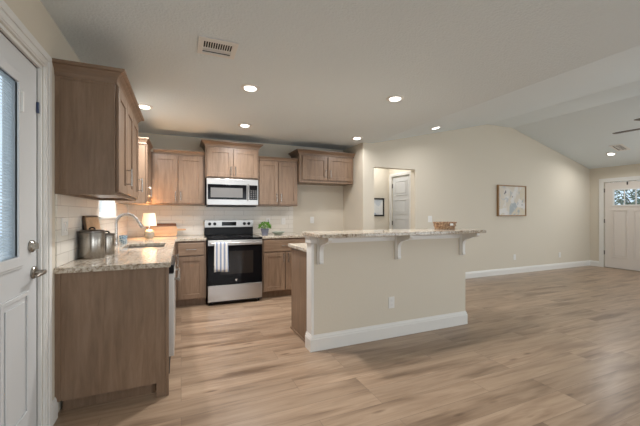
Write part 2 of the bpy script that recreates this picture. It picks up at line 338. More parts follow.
for k, (o, n) in enumerate(((.050, .010), (.036, .018), (.022, .013))):
    b.grid([GL[0]-o, GL[0]+.012, GL[1]-.012, GL[1]+o], [GL[2]-o, GL[2]+.012, GL[3]-.012, GL[3]+o], lambda u, z: not (GL[0]+.012 < u < GL[1]-.012 and GL[2]+.012 < z < GL[3]-.012), .0005, n, f)
b.build('glass_frame', 'doorwhite', d1, bevel=.003)
B().box(GL[0], GL[1], -.010, -.006, GL[2], GL[3], f).build('glass_pane', 'glass', d1)
b = B(); z = GL[2]+.02
while z < GL[3]-.01:
    b.box(GL[0]+.002, GL[1]-.002, -.026, -.012, z, z+.0008, lambda u, n, zz: f(u, n, zz-(n+.019)*.5)); z += .0155
b.build('blind_slats', 'slat', d1)
b = B()
for u0, u1 in ((D1[0]+.12, 1.74), (1.86, D1[1]-.13)):
    if u1 < u0: continue
for (u0, u1) in ((1.46, 1.745), (1.845, 2.13)):
    b.grid([u0, u0+.022, u1-.022, u1], [.22, .242, .83, .852], lambda u, z: not (u0+.022 < u < u1-.022 and .242 < z < .83), .0005, .008, f)
    b.box(u0+.045, u1-.045, .0005, .006, .265, .807, f)
b.build('door_panel', 'doorwhite', d1, bevel=.003)
B().box(D1[0]+.001, D1[1]-.001, -.14, -.002, .0005, .0115, FL(XL)).build('threshold', 'nickel', d1)
b = B(); b.box(GL[1]+.004, GL[1]+.016, .013, .028, 1.74, 1.84, f); b.build('blind_slider', 'plate', d1, bevel=.003)
def disc(b, u, z, r, n0, n1, f, seg=24, r2=None):
    r2 = r2 or r
    b.loft([[f(u+q*math.cos(2*PI*k/seg), n, z+q*math.sin(2*PI*k/seg)) for k in range(seg)] for q, n in ((r, n0), (r, n0+(n1-n0)*.6), (r2, n1))])
b = B(); disc(b, 2.195, .935, .033, .0005, .014, f, r2=.028); disc(b, 2.195, .935, .012, .014, .055, f)
b.tube([f(2.195, .05, .935), f(2.16, .056, .937), f(2.12, .056, .935), f(2.085, .050, .928)], [.011, .011, .009, .007])
b.build('door_lever', 'nickel', d1, smooth=True)
b = B().grid([D1[0]+.0205, D1[0]+.0255, D1[1]-.0255, D1[1]-.0205], [.012, D1[2]-.0255, D1[2]-.0205], lambda u, z: not (D1[0]+.0255 < u < D1[1]-.0255 and z < D1[2]-.0255), .0003, .0015, f); b.build('weatherstrip', 'hinge', d1)
b = B(); disc(b, 2.165, 1.078, .032, .0005, .016, f, r2=.026); b.box(2.160, 2.170, .016, .034, 1.063, 1.093, f); b.build('deadbolt', 'nickel', d1, smooth=True)
B().box(2.234, 2.247, .0005, .012, 1.80, 1.86, f).build('door_latch', 'sensor', d1, bevel=.002)
# ---- door_2: hall door
d2 = thing('door_2', 'white panel door inside the hallway opening', None, (HX, D2[0], 0), kind='structure')
f = FR(HX+.02)
b = B(); b.box(D2[0]+.012, D2[1]-.012, -.035, 0, .01, D2[2]-.012, f)
b.build('door_slab', 'doorwhite', d2)
b = B()
for z0, z1 in ((.16, .44), (.52, .80), (.88, 1.16), (1.24, 1.52), (1.60, 1.88)):
    u0, u1 = D2[0]+.10, D2[1]-.10
    b.grid([u0, u0+.02, u1-.02, u1], [z0, z0+.02, z1-.02, z1], lambda u, z: not (u0+.02 < u < u1-.02 and z0+.02 < z < z1-.02), .0003, .009, f)
    b.box(u0+.04, u1-.04, .0003, .007, z0+.04, z1-.04, f)
b.build('door_panel', 'doorwhite', d2, bevel=.003)
b = B(); casing(b, D2[0], D2[1], D2[2], FR(HX), .06); b.build('casing', 'white', d2)
for z in (.25, 1.02, 1.75):
    B().box(D2[1]-.018, D2[1]-.002, .0005, .012, z, z+.085, f).build('hinge', 'hinge', d2)
# ---- door_3: front entry door
d3 = thing('door_3', 'white front entry door with small glass lite at right edge', None, (XR, D3[0], 0), kind='structure')
f = FR(XR+.02); L3 = (3.56, 4.16, 1.435, 1.79)
b = B().grid([D3[0]+.012, L3[0], L3[1], D3[1]-.012], [.012, L3[2], L3[3], D3[2]-.012], lambda u, z: not (L3[0] < u < L3[1] and L3[2] < z < L3[3]), -.045, 0, f); b.build('door_slab', 'warmdoor', d3)
b = B(); casing(b, D3[0], D3[1], D3[2], FR(XR)); b.build('casing', 'white', d3)
b = B().grid([L3[0]-.02, L3[0]+.012, L3[1]-.012, L3[1]+.02], [L3[2]-.02, L3[2]+.012, L3[3]-.012, L3[3]+.02], lambda u, z: not (L3[0]+.012 < u < L3[1]-.012 and L3[2]+.012 < z < L3[3]-.012), .0005, .012, f)
for k in (1, 2): u = L3[0]+(L3[1]-L3[0])*k/3; b.box(u-.009, u+.009, .0, .01, L3[2]+.011, L3[3]-.011, f)
b.build('glass_frame', 'white', d3)
B().box(L3[0], L3[1], -.024, -.020, L3[2], L3[3], f).build('glass_pane', 'glass', d3)
b = B()
for u0, u1 in ((3.52, 3.80), (3.90, 4.18)):
    b.grid([u0, u0+.018, u1-.018, u1], [.25, .268, 1.312, 1.33], lambda u, z: not (u0+.018 < u < u1-.018 and .268 < z < 1.312), .0004, .014, f); b.box(u0+.04, u1-.04, .0004, .008, .29, 1.29, f)
b.build('door_panel', 'warmdoor', d3, bevel=.003)
B().box(D3[0]+.001, D3[1]-.001, -.14, -.002, .0005, .0115, FR(XR)).build('threshold', 'nickel', d3)
for z in (.30, 1.03, 1.74): B().box(D3[1]-.014, D3[1]-.001, .0005, .014, z, z+.09, f).build('hinge', 'hinge', d3)
B().box(3.90, 3.918, .0005, .02, 1.89, 1.955, f).build('wreath_hook', 'hinge', d3)
b = B(); disc(b, 3.46, .95, .03, .0005, .012, f); disc(b, 3.46, .95, .028, .03, .06, f); b.tube([f(3.46, .01, .95), f(3.46, .04, .95)], .01); b.build('door_knob', 'nickel', d3, smooth=True)
# ---- window_1 beside the sink
w1 = thing('window_1', 'white window in the left wall above the sink', None, (XL, W1[0], W1[2]), kind='structure')
f = FL(XL); a, c, d, e = W1
b = B().grid([a+.001, a+.05, c-.05, c-.001], [d+.001, d+.05, (d+e)/2-.02, (d+e)/2+.02, e-.05, e-.001], lambda u, z: not (a+.05 < u < c-.05 and (d+.05 < z < (d+e)/2-.02 or (d+e)/2+.02 < z < e-.05)), -.135, -.09, f); b.build('window_frame', 'white', w1)
B().box(a+.04, c-.04, -.115, -.11, d+.04, e-.04, f).build('pane', 'glass', w1)
b = B().grid([a+.0005, a+.012, c-.012, c-.0005], [d+.0005, d+.012, e-.012, e-.0005], lambda u, z: not (a+.012 < u < c-.012 and d+.012 < z < e-.012), -.09, -.001, f); b.build('window_jamb', 'white', w1)
B().box(a-.03, c+.03, .0095, .03, d-.018, d+.004, f).build('window_sill', 'white', w1, bevel=.003)

# backsplash tile (trim of the room)
CT = .918
f = FL(XL)
B().grid([2.465, W1[0], W1[1], YB-.0005], [CT+.001, W1[2], 1.375], lambda u, z: not (W1[0] < u < W1[1] and z > W1[2]), .0002, .009, f).build('trim_1', 'tile', kind='structure')
B().box(XL+.0095, 1.775, .0002, .009, CT+.001, 1.375, FB(YB)).build('trim_2', 'tile', kind='structure')

# ------------------------------------------------------------------ cabinets
def pull(parent, f, u0, u1, z0, z1, label=None):
    b = B(); r = .0055; n = .034
    if abs(z1-z0) > abs(u1-u0): e = [(u0, z0+.014), (u0, z1-.014)]
    else: e = [(u0+.014, z0), (u1-.014, z0)]
    b.tube([f(u0, n, z0), f(u1, n, z1)], r, 10)
    for u, z in e: b.tube([f(u, -.001, z), f(u, n, z)], r*.85, 8)
    return b.build('handle', 'chrome', parent, smooth=True, label=label)
def shaker(parent, name, f, u0, u1, z0, z1, fw=.06, m='cab'):
    b = B()
    b.grid([u0, u0+fw, u1-fw, u1], [z0, z0+fw, z1-fw, z1], lambda u, z: not (u0+fw < u < u1-fw and z0+fw < z < z1-fw), .002, .020, f)
    b.box(u0+fw-.001, u1-fw+.001, .004, .011, z0+fw-.001, z1-fw+.001, f)
    o = b.build(name, m, parent, bevel=.0025)
    return o
def crown(parent, path, side, zt, out=.058, h=.08):
    p_ = [(0.0, zt-h), (.010, zt-h), (.012, zt-h+.010), (out*.22, zt-h*.72), (out*.36, zt-h*.52), (out*.62, zt-h*.34), (out*.66, zt-h*.28), (out*.9, zt-h*.24), (out, zt-h*.16), (out, zt), (0.0, zt)]
    return B().sweep(path, p_, side).build('crown_moulding', 'cab_h', parent)
def cabinet(name, label, f, u0, u1, z0, z1, depth, doors, drawers=(), toe=False, rail=None, group=None, end=None):
    o = f(u0, 0, z0 if not toe else 0)
    t = thing(name, label, 'cabinet', o, group)
    B().box(u0, u1, -depth, 0, z0, z1, f).build('body', 'cab', t, bevel=.0015)
    if toe: B().box(u0+.002, u1-.002, -depth+.01, -.07, 0, z0-.0005, f).build('toe_kick', 'cab', t)
    for (a, c, d, e, hu, h0, h1) in doors:
        dr = shaker(t, 'door', f, a, c, d, e)
        if hu is not None: pull(dr, lambda u, n, z: f(u, n+.020, z), hu, hu, h0, h1)
    for (a, c, d, e) in drawers:
        dr = B().box(a, c, .002, .020, d, e, f).build('drawer', 'cab_h', t, bevel=.004)
        mu = (a+c)/2; mz = (d+e)/2; pull(dr, lambda u, n, z: f(u, n+.020, z), mu-.065, mu+.065, mz, mz)
    return t
ZU = 1.37
# near upper, left wall (end panel faces the camera)
UX = -.395
f = FL(UX)
UE = 3.55
t = cabinet('upper_cabinet', 'tall wall cabinet nearest the camera on the left wall, dark end panel facing out', f, 2.46, UE, ZU+.022, 2.13, UX-XL-.0005,
    [(2.475, 2.825, ZU+.022, 2.085, 2.79, 1.455, 1.585), (2.833, 3.183, ZU+.022, 2.085, None, 0, 0), (3.191, 3.538, ZU+.022, 2.085, 3.50, 1.455, 1.585)], group='upper kitchen cabinets')
B().grid([XL+.001, XL+.016, UX-.02, UX], [2.46, 2.476, UE-.016, UE], lambda x, y: not (XL+.016 < x < UX-.02 and 2.476 < y < UE-.016), ZU, ZU+.0215, lambda u, n, z: (u, z, n)).build('bottom_rail', 'cab_h', t)
crown(t, [(XL+.0005, 2.46), (UX, 2.46), (UX, UE), (XL+.0005, UE)], 1, 2.175, .062)
b = B().grid([XL+.001, XL+.025, UX-.025, UX], [ZU+.0, ZU+.03, 2.08, 2.105], lambda u, z: not (XL+.025 < u < UX-.025 and ZU+.03 < z < 2.08), .0005, .005, FB(2.46)); b.build('end_panel', 'cab', t)
# corner upper, left wall
t = cabinet('upper_cabinet', 'narrow corner wall cabinet past the sink window, beside the back wall cabinets', f, 4.42, 4.975, ZU, 2.13, UX-XL-.0005,
    [(4.435, 4.93, ZU+.022, 2.085, 4.50, 1.455, 1.585)], group='upper kitchen cabinets')
crown(t, [(XL+.0005, 4.42), (UX, 4.42), (UX, 4.975)], 1, 2.16, .04)
# back wall uppers
UY = 5.0; f = FB(UY); dp = YB-UY-.0005
t = cabinet('upper_cabinet', 'two-door wall cabinet left of the microwave above the lamp', f, -.393, .315, ZU, 2.10, dp,
    [(-.365, -.045, ZU+.022, 2.062, -.075, 1.43, 1.56), (-.035, .295, ZU+.022, 2.062, -.005, 1.43, 1.56)], group='upper kitchen cabinets')
crown(t, [(-.352, UY), (.314, UY)], 1, 2.14, .03, .055)
t = cabinet('upper_cabinet', 'two-door wall cabinet right of the microwave above the plant', f, 1.095, 1.745, ZU, 2.10, dp,
    [(1.11, 1.415, ZU+.022, 2.062, 1.385, 1.43, 1.56), (1.424, 1.73, ZU+.022, 2.062, 1.455, 1.43, 1.56)], group='upper kitchen cabinets')
crown(t, [(1.096, UY), (1.744, UY)], 1, 2.14, .03, .055)
UM = 4.93; f = FB(UM)
t = cabinet('upper_cabinet', 'short raised wall cabinet directly above the microwave', f, .322, 1.09, 1.765, 2.235, YB-UM-.0005,
    [(.345, .70, 1.785, 2.20, .672, 1.81, 1.94), (.712, 1.068, 1.785, 2.20, .74, 1.81, 1.94)], group='upper kitchen cabinets')
crown(t, [(.322, YB-.001), (.322, UM), (1.09, UM), (1.09, YB-.001)], 1, 2.30, .06, .075)
t = cabinet('upper_cabinet', 'short raised wall cabinet over the empty fridge space', f, 1.752, 2.735, 1.755, 2.22, YB-UM-.0005,
    [(1.80, 2.235, 1.80, 2.185, 2.20, 1.845, 1.975), (2.255, 2.69, 1.80, 2.185, 2.29, 1.845, 1.975)], group='upper kitchen cabinets')
crown(t, [(1.752, YB-.001), (1.752, UM), (2.747, UM)], 1, 2.28, .06, .075)
# base cabinets
BX = -.085; f = FL(BX)
t = thing('base_cabinet_end', 'tall brown end panel closing the near end of the sink counter', 'cabinet panel', (XL, 2.46, 0))
t.name = 'cabinet_end_panel'
B().grid([XL+.001, -.155, -.10], [0, .095, .8825], lambda u, z: not (u < -.155 and z < .095), -.02, 0, FB(2.46)).build('panel', 'cab', t)
B().box(-.099, -.078, -.025, 0.002, 0, .8825, FB(2.46)).build('corner_stile', 'cab', t, bevel=.002)
B().box(XL+.001, XL+.028, .0005, .006, .095, .8825, FB(2.46)).build('filler_strip', 'cab', t)
B().box(XL+.0175, -.165, 2.535, 2.55, 0, .094).build('toe_kick', 'cab', t)
# dishwasher
dw = thing('dishwasher', 'stainless dishwasher at the aisle side of the sink counter, seen edge on', 'dishwasher', (-.4, 2.80, 0))
B().box(XL+.05, BX-.006, 2.556, 3.145, .10, .873).build('tub', 'black', dw)
B().box(BX-.004, -.046, 2.556, 3.145, .225, .818).build('door', 'dwsteel', dw, bevel=.004)
B().box(BX-.004, -.076, 2.556, 3.145, .105, .222).build('access_panel', 'black', dw)
B().box(BX-.004, -.048, 2.556, 3.145, .822, .8815).build('control_panel', 'black', dw, bevel=.003)
b = B(); b.tube([(-.016, 2.60, .765), (-.016, 3.10, .765)], .010); b.tube([(-.052, 2.63, .765), (-.018, 2.63, .765)], .008); b.tube([(-.052, 3.07, .765), (-.018, 3.07, .765)], .008); b.build('handle', 'chrome', dw, smooth=True)
B().box(XL+.1, BX-.07, 2.556, 3.145, 0, .099).build('toe_kick', 'black', dw)
t = cabinet('base_cabinet', 'sink base cabinet under the basin, facing the aisle', f, 3.15, 4.15, .10, .8825, BX-XL-.002,
    [(3.165, 3.645, .12, .86, 3.61, .70, .83), (3.655, 4.135, .12, .86, 3.69, .70, .83)], toe=True, group='base kitchen cabinets')
# hollow the sink base so the basin fits
body = [o for o in t.children if o.name.startswith('body')][0]
me = body.data; bm = bmesh.new()
bx = B(); bx.box(3.15, 4.15, -(BX-XL-.002), 0, .10, .64, f)
bx.grid([3.15, 3.17, 4.13, 4.15], [-(BX-XL-.002), -(BX-XL-.022), -.02, 0], lambda u, n: not (3.17 < u < 4.13 and -(BX-XL-.022) < n < -.02), .6402, .8825, lambda u, z, n: f(u, n, z))
bmesh.ops.recalc_face_normals(bx.bm, faces=bx.bm.faces); bmesh.ops.translate(bx.bm, verts=bx.bm.verts, vec=-Vector(t['_w'])); bx.bm.to_mesh(me); bx.bm.free(); bm.free()
BY = 4.66; f = FB(BY); dp = YB-BY-.002
t = cabinet('base_cabinet', 'single-door base cabinet with drawer in the corner left of the range', f, -.70, .312, .10, .8825, dp,
    [(-.04, .285, .115, .675, None, 0, 0)], [(-.04, .285, .69, .855)], toe=True, group='base kitchen cabinets')
# the blind corner part sits under the counter behind the left run
t = cabinet('base_cabinet', 'base cabinet with two doors and wide drawer right of the range', f, 1.085, 1.772, .10, .8825, dp,
    [(1.10, 1.424, .115, .675, 1.395, .53, .66), (1.434, 1.757, .115, .675, 1.465, .53, .66)], [(1.10, 1.757, .69, .855)], toe=True, group='base kitchen cabinets')
# narrow filler between sink base and corner
B().box(XL+.002, BX, 4.152, 4.658, .1, .8825).build('corner_filler', 'cab')
o = bpy.data.objects['corner_filler']; o.name = 'blind_corner_cabinet'; tag(o, 'plain blind corner cabinet between the sink cabinet and the back run', 'cabinet', 'base kitchen cabinets')
# ------------------------------------------------------------------ countertops
SK = (-.53, -.16, 3.58, 4.115)
b = B(); CX = -.066; CY = 4.635
b.grid([XL+.0005, SK[0], SK[1], CX, .316], [2.435, SK[2], SK[3], CY, YB-.0005], lambda x, y: not (x > CX and y < CY) and not (SK[0] < x < SK[1] and SK[2] < y < SK[3]), CT-.035, CT, lambda u, n, z: (u, z, n))
tag(b.build('countertop', 'granite', loc=(XL, 2.435, CT-.035), bevel=.004), 'L-shaped speckled granite countertop holding the sink and canisters', 'countertop', 'granite countertops')
b = B().box(1.08, 1.80, CY, YB-.0005, CT-.035, CT)
tag(b.build('countertop', 'granite', loc=(1.08, CY, CT-.035), bevel=.004), 'short granite countertop right of the range under the potted plant', 'countertop', 'granite countertops')
# ------------------------------------------------------------------ sink and faucet
sk = thing('kitchen_sink', 'stainless undermount sink set in the granite counter', 'sink', (-.33, 3.78, .70))
x0, x1, y0, y1 = SK[0]-.008, SK[1]+.008, SK[2]-.008, SK[3]+.008
b = B(); b.box(x0, x1, y0, y1, .70, .706)
b.grid([x0, x0+.006, x1-.006, x1], [y0, y0+.006, y1-.006, y1], lambda x, y: not (x0+.006 < x < x1-.006 and y0+.006 < y < y1-.006), .7062, CT-.0355, lambda u, n, z: (u, z, n))
b.build('basin', 'steel', sk)
b = B(); b.lathe([(.001, .0), (.045, .0), (.045, .004), (.03, .003), (.001, .002)], (-.34, 3.84, .7065)); b.build('drain', 'chrome', sk, smooth=True)
fx, fy = -.625, 3.95
fc = thing('kitchen_faucet', 'tall curved gooseneck pull-down faucet behind the sink', 'faucet', (fx, fy, CT))
b = B(); b.lathe([(.001, 0), (.028, 0), (.028, .008), (.020, .014), (.018, .10), (.014, .105), (.001, .105)], (fx, fy, CT)); b.build('base', 'chrome', fc, smooth=True)
R = .100
pts = [(fx, fy, CT+.10), (fx, fy, CT+.225)]+[(fx+R-R*math.cos(a), fy, CT+.225+R*math.sin(a)) for a in [PI*k/14 for k in range(1, 13)]]
b = B(); b.tube(pts, .0145, 12); b.build('spout', 'chrome', fc, smooth=True)
e = Vector(pts[-1]); dd = (e-Vector(pts[-2])).normalized()
b = B(); b.tube([e-dd*.002, e+dd*.03, e+dd*.09, e+dd*.10], [.014, .016, .020, .015], 14); b.build('spray_head', 'chrome', fc, smooth=True)
b = B(); b.tube([(fx, fy-.018, CT+.06), (fx, fy-.035, CT+.065), (fx+.01, fy-.085, CT+.10)], [.008, .007, .005]); b.build('lever', 'chrome', fc, smooth=True)
# ------------------------------------------------------------------ range
rg = thing('kitchen_range', 'stainless freestanding electric range with black glass oven door', 'range', (.69, 4.97, 0))
x0, x1, yf = .325, 1.065, 4.60
B().box(x0, x1, yf, YB-.02, .035, .897).build('body', 'black', rg, bevel=.003)
for xx in (x0+.04, x1-.04):
    for yy in (yf+.05, YB-.08): B().lathe([(.001, 0), (.018, 0), (.018, .034), (.001, .034)], (xx, yy, 0), 12).build('foot', 'black', rg)
B().box(x0-.003, x1+.003, yf-.035, YB-.10, .898, .915).build('cooktop', 'blackglass', rg, bevel=.005)
for cx, cy, r_ in ((.50, 4.78, .105), (.89, 4.78, .085), (.50, 5.06, .08), (.89, 5.06, .10)):
    b = B(); seg = 36; b.loft([[(cx+q*math.cos(2*PI*k/seg), cy+q*math.sin(2*PI*k/seg), z) for k in range(seg)] for q, z in ((r_, .9152), (r_, .9156), (r_-.004, .9156), (r_-.004, .9152))], closed=True); b.build('burner_ring', 'slot', rg)
f = FB(yf)
B().box(x0+.004, x1-.004, .001, .03, .285, .885, f).build('oven_door', 'blackglass', rg, bevel=.004)
od = [o for o in rg.children if o.name.startswith('oven_door')][0]
B().box(x0+.16, x1-.13, .0302, .0315, .42, .735, f).build('oven_window', 'ovenwin', od)
B().box(x0+.004, x1-.004, .0302, .036, .815, .885, f).build('door_trim', 'steel', od, bevel=.003)
b = B(); b.tube([f(x0+.03, .075, .845), f(x1-.03, .075, .845)], .0125, 14)
for xx in (x0+.06, x1-.06): b.tube([f(xx, .03, .845), f(xx, .075, .845)], .010)
b.build('door_handle', 'steel', od, smooth=True)
b = B(); disc(b, .70, .335, .014, .0302, .032, f); b.build('round_logo', 'chrome', od)
B().box(x0+.004, x1-.004, .001, .028, .055, .275, f).build('storage_drawer', 'steel', rg, bevel=.005)
# backguard
f = FB(YB-.10)
bgp = B().box(x0, x1, -.075, 0, .9155, 1.145, f).build('backguard', 'black', rg, bevel=.004)
B().box(x0, x1, .0003, .014, 1.035, 1.145, f).build('control_panel', 'steel', bgp, bevel=.004)
B().box(.58, .80, .0143, .016, 1.06, 1.12, f).build('display', 'blackglass', bgp)
for xx in (.40, .475, .925, .995):
    b = B(); disc(b, xx, 1.09, .024, .0143, .020, f); disc(b, xx, 1.09, .019, .020, .040, f, r2=.017); b.box(xx-.003, xx+.003, .040, .044, 1.075, 1.107, f); b.build('burner_knob', 'black', bgp, smooth=True)
# microwave
mw = thing('microwave', 'stainless over-the-range microwave mounted under the raised cabinet', 'microwave', (.705, 5.1, 1.36))
x0, x1 = .335, 1.078
B().box(x0, x1, 4.925, YB-.011, 1.372, 1.763).build('body', 'steel', mw, bevel=.003)
B().box(x0+.02, x1-.02, 4.95, YB-.03, 1.352, 1.3715).build('vent_base', 'black', mw)
f = FB(4.925)
dr = B().box(x0, x1-.0, .001, .022, 1.376, 1.76, f).build('door', 'steel', mw, bevel=.004)
B().box(x0+.015, x1-.175, .0223, .027, 1.455, 1.675, f).build('window_surround', 'blackglass', dr, bevel=.002)
B().box(x0+.055, x1-.235, .0273, .0285, 1.485, 1.625, f).build('window', 'mwwin', dr)
B().box(x1-.135, x1-.012, .0223, .025, 1.455, 1.675, f).build('control_panel', 'blackglass', mw, bevel=.002)
b = B()
for i in range(3):
    for j in range(5): b.box(x1-.118+i*.036, x1-.096+i*.036, .0252, .0262, 1.470+j*.028, 1.486+j*.028, f)
b.build('keypad', 'slot', mw)
b = B(); b.tube([f(x1-.155, .055, 1.44), f(x1-.155, .055, 1.69)], .009, 12)
for z in (1.465, 1.665): b.tube([f(x1-.155, .02, z), f(x1-.155, .055, z)], .007)
b.build('handle', 'chrome', dr, smooth=True)
# towel over the oven handle
b = B(); f = FB(4.60); hz, hn, rr = .845, .075, .0165
prof_ = [(hn-rr-.002, .55)]+[(hn-rr-.001, .70), (hn-rr, hz)]+[(hn-rr*math.cos(a), hz+rr*math.sin(a)) for a in [PI*k/8 for k in range(1, 8)]]+[(hn+rr, hz)]+[(hn+rr+.001*k, hz-.375*k/8) for k in range(1, 9)]
NU = 26; rows = []
for k, (n, z) in enumerate(prof_):
    row = []
    for i in range(NU+1):
        s_ = i/NU; drop = max(0, (hz-z)/.39); spread = 1+.08*drop
        u = (.495)+(s_-.5)*.175*spread
        wv_ = .006*drop*math.sin(s_*PI*5+.6)+.004*drop*math.sin(s_*PI*9)
        if k < 3: wv_ = 0
        row.append(b.bm.verts.new(f(u, n+wv_*1.0+(.006*drop if k >= 3 else 0), z+(.006*math.sin(s_*6) if k == len(prof_)-1 else 0))))
    rows.append(row)
for r0, r1 in zip(rows, rows[1:]):
    for i in range(NU): b.bm.faces.new((r0[i], r0[i+1], r1[i+1], r1[i]))
o = b.build('dish_towel', 'towel', loc=(.50, 4.55, .45), smooth=True); sm = o.modifiers.new('thick', 'SOLIDIFY'); sm.thickness = .003; sm.offset = 0
tag(o, 'white dish towel with blue stripes hanging on the oven door handle', 'towel')

# ------------------------------------------------------------------ island
IX0, IX1, IY = 1.085, 2.965, 2.73
isl = thing('kitchen_island', 'beige island half wall with white baseboard, trim and corbels', 'kitchen island', (2.03, 2.79, 0))
B().box(IX0+.012, IX1, IY, IY+.12, 0, 1.044).build('half_wall', 'wall', isl)
bp = [(0, 0), (.016, 0), (.016, .105), (.012, .113), (.012, .122), (.005, .138), (.004, .145), (0, .145)]
B().sweep([(IX0, IY+.12), (IX0, IY), (IX1, IY), (IX1, IY+.12)], bp, 1).build('baseboard', 'white', isl)
b = B().box(IX0, IX0+.0118, IY-.001, IY+.12, .145, .975); b.box(IX0-.002, IX0+.022, IY-.006, IY-.0003, .146, .975); b.build('corner_trim', 'white', isl)
b = B(); b.sweep([(IX0, IY+.12), (IX0, IY), (IX1, IY), (IX1, IY+.12)], [(0, .976), (.012, .976), (.014, .985), (.014, 1.015), (.024, 1.03), (.028, 1.0435), (0, 1.0435)], 1); b.build('apron_trim', 'white', isl)
def corbel(xc):
    P_ = [(0, .79), (.030, .79), (.036, .796), (.036, .808), (.030, .815), (.030, .90)]
    for k in range(1, 9): a = PI/2*k/8; P_.append((.030+.115*(1-math.cos(a)), .90+.085*math.sin(a)))
    P_ += [(.150, .995), (.185, 1.0), (.215, 1.012), (.222, 1.025), (.222, 1.043), (0, 1.043)]
    b = B(); b.prism([(IY-.0145-n, z) for n, z in P_], xc-.020, xc+.020, lambda y, z, t: (t, y, z))
    b.box(xc-.030, xc+.030, IY-.0145-.012, IY-.0003, .785, 1.043)
    b.build('corbel', 'white', isl, bevel=.002)
for xc in (1.165, 2.02, 2.895): corbel(xc)
# bar top with rounded corners
def rounded(x0, x1, y0, y1, r, n=6):
    pts = []
    for cx, cy, a0 in ((x1-r, y0+r, -PI/2), (x1-r, y1-r, 0), (x0+r, y1-r, PI/2), (x0+r, y0+r, PI)):
        for k in range(n+1): a = a0+PI/2*k/n; pts.append((cx+r*math.cos(a), cy+r*math.sin(a)))
    return pts
b = B(); b.prism(rounded(IX0-.03, IX1+.02, 2.455, 2.93, .03), 1.0445, 1.077, lambda x, y, t: (x, y, t))
tag(b.build('bar_countertop', 'granite', loc=(2.03, 2.79, 1.0445), bevel=.004), 'raised granite bar top on the island, wicker basket on it', 'countertop', 'granite countertops')
t = thing('base_cabinet', 'brown island cabinet behind the half wall, end panel toward the aisle', 'cabinet', (1.13, 2.851, 0), 'base kitchen cabinets')
B().box(1.118, 2.95, 2.852, 3.37, .10, .8825).build('body', 'cab', t)
B().box(1.107, 1.1175, 2.852, 3.375, 0, .8825).build('end_panel', 'cab', t, bevel=.001)
B().box(1.12, 2.95, 2.852, 3.31, 0, .0995).build('toe_kick', 'cab', t)
B().box(1.095, 1.1065, 2.852, 3.375, 0, .022).build('shoe_moulding', 'cab_h', t, bevel=.003)
for k in range(3):
    f = lambda u, n, z: (u, 3.37+n, z)
    a = 1.13+k*.61; dr = shaker(t, 'door', f, a, a+.60, .115, .86); pull(dr, lambda u, n, z: (u, 3.39+n, z), a+.56, a+.56, .70, .83)
tag(B().box(1.085, 2.965, 2.8505, 3.43, CT-.035, CT).build('countertop', 'granite', loc=(2.03, 3.16, CT-.035), bevel=.004), 'lower granite countertop of the island behind the half wall', 'countertop', 'granite countertops')
# basket
bx_, by_ = 2.69, 2.76
bk_ = thing('wicker_basket', 'oval brown wicker basket on the island bar top', 'basket', (bx_, by_, 1.0775))
b = B(); seg = 40
def oval(a, c, z): return [(bx_+a*math.cos(2*PI*k/seg), by_+c*math.sin(2*PI*k/seg), 1.0775+z) for k in range(seg)]
b.loft([oval(.122, .075, 0), oval(.132, .084, .035), oval(.145, .092, .072), oval(.139, .086, .072), oval(.126, .078, .035), oval(.115, .068, .008)])
b.build('basket_body', 'wicker', bk_, smooth=True)
for zz, a, c in ((.074, .144, .091), (.004, .124, .077), (.036, .135, .088)):
    b = B(); rings = [];
    for k in range(72):
        th = 2*PI*k/72; rad = .0045+.0012*math.sin(th*18); cx, cy = bx_+a*math.cos(th), by_+c*math.sin(th)
        rings.append([(cx+rad*math.cos(q)*math.cos(th), cy+rad*math.cos(q)*math.sin(th), 1.0775+zz+.001+rad*math.sin(q)) for q in [2*PI*j/8 for j in range(8)]])
    b.loft(rings, closed=True); b.build('woven_rim' if zz > .05 else 'woven_band', 'wicker', bk_, smooth=True)
b = B(); b.box(bx_-.018, bx_+.018, by_-.104, by_-.094, 1.120, 1.142); b.build('tag', 'plate', bk_, label='pale tag on the front')

# ------------------------------------------------------------------ outlets and switches
def plate(f, u, z, label, kind='outlet', name='wall_outlet', n=0.0, w_=.07, h_=.115):
    t = thing(name, label, 'outlet' if kind == 'outlet' else 'light switch', f(u, n, z), 'wall plates')
    B().box(u-w_/2, u+w_/2, n+.0004, n+.006, z-h_/2, z+h_/2, f).build('cover_plate', 'plate', t, bevel=.002)
    if kind == 'outlet':
        for dz in (-.022, .022): b = B(); disc(b, u, z+dz, .014, n+.0062, n+.008, f, 16); b.box(u-.007, u-.004, n+.008, n+.0085, z+dz-.003, z+dz+.007, f); b.box(u+.004, u+.007, n+.008, n+.0085, z+dz-.003, z+dz+.007, f); b.build('socket', 'gold', t)
    else:
        k = max(1, round(w_/.046)-0) if w_ > .1 else 1
        for i in range(k): uu = u+(i-(k-1)/2)*.046; B().box(uu-.011, uu+.011, n+.0062, n+.011, z-.03, z+.03, f).build('rocker', 'gold', t, bevel=.002)
plate(FB(IY), 1.955, .35, 'white outlet low on the front of the island half wall')
plate(FB(YB), 2.13, 1.135, 'white outlet on the bare wall of the empty fridge space')
plate(FB(YB-.009), 1.60, 1.12, 'white outlet on the tiled backsplash right of the plant')
plate(FB(YG), 4.15, 1.15, 'white light switch on the beige wall just right of the hall opening', 'switch', 'light_switch', w_=.09)
plate(FB(YG), 6.40, .34, 'low white outlet on the beige wall below the framed artwork')
plate(FB(YG), 7.90, .31, 'low white outlet on the beige wall toward the front door')
plate(FL(XL+.009), 2.60, 1.165, 'white switch on the left tile backsplash beside the canisters', 'switch', 'light_switch', w_=.115)
plate(FB(YB-.009), 1.335, 1.12, 'outlet with a black plug behind the potted plant')
plug = bpy.data.objects.new('x', None); bpy.data.objects.remove(plug)
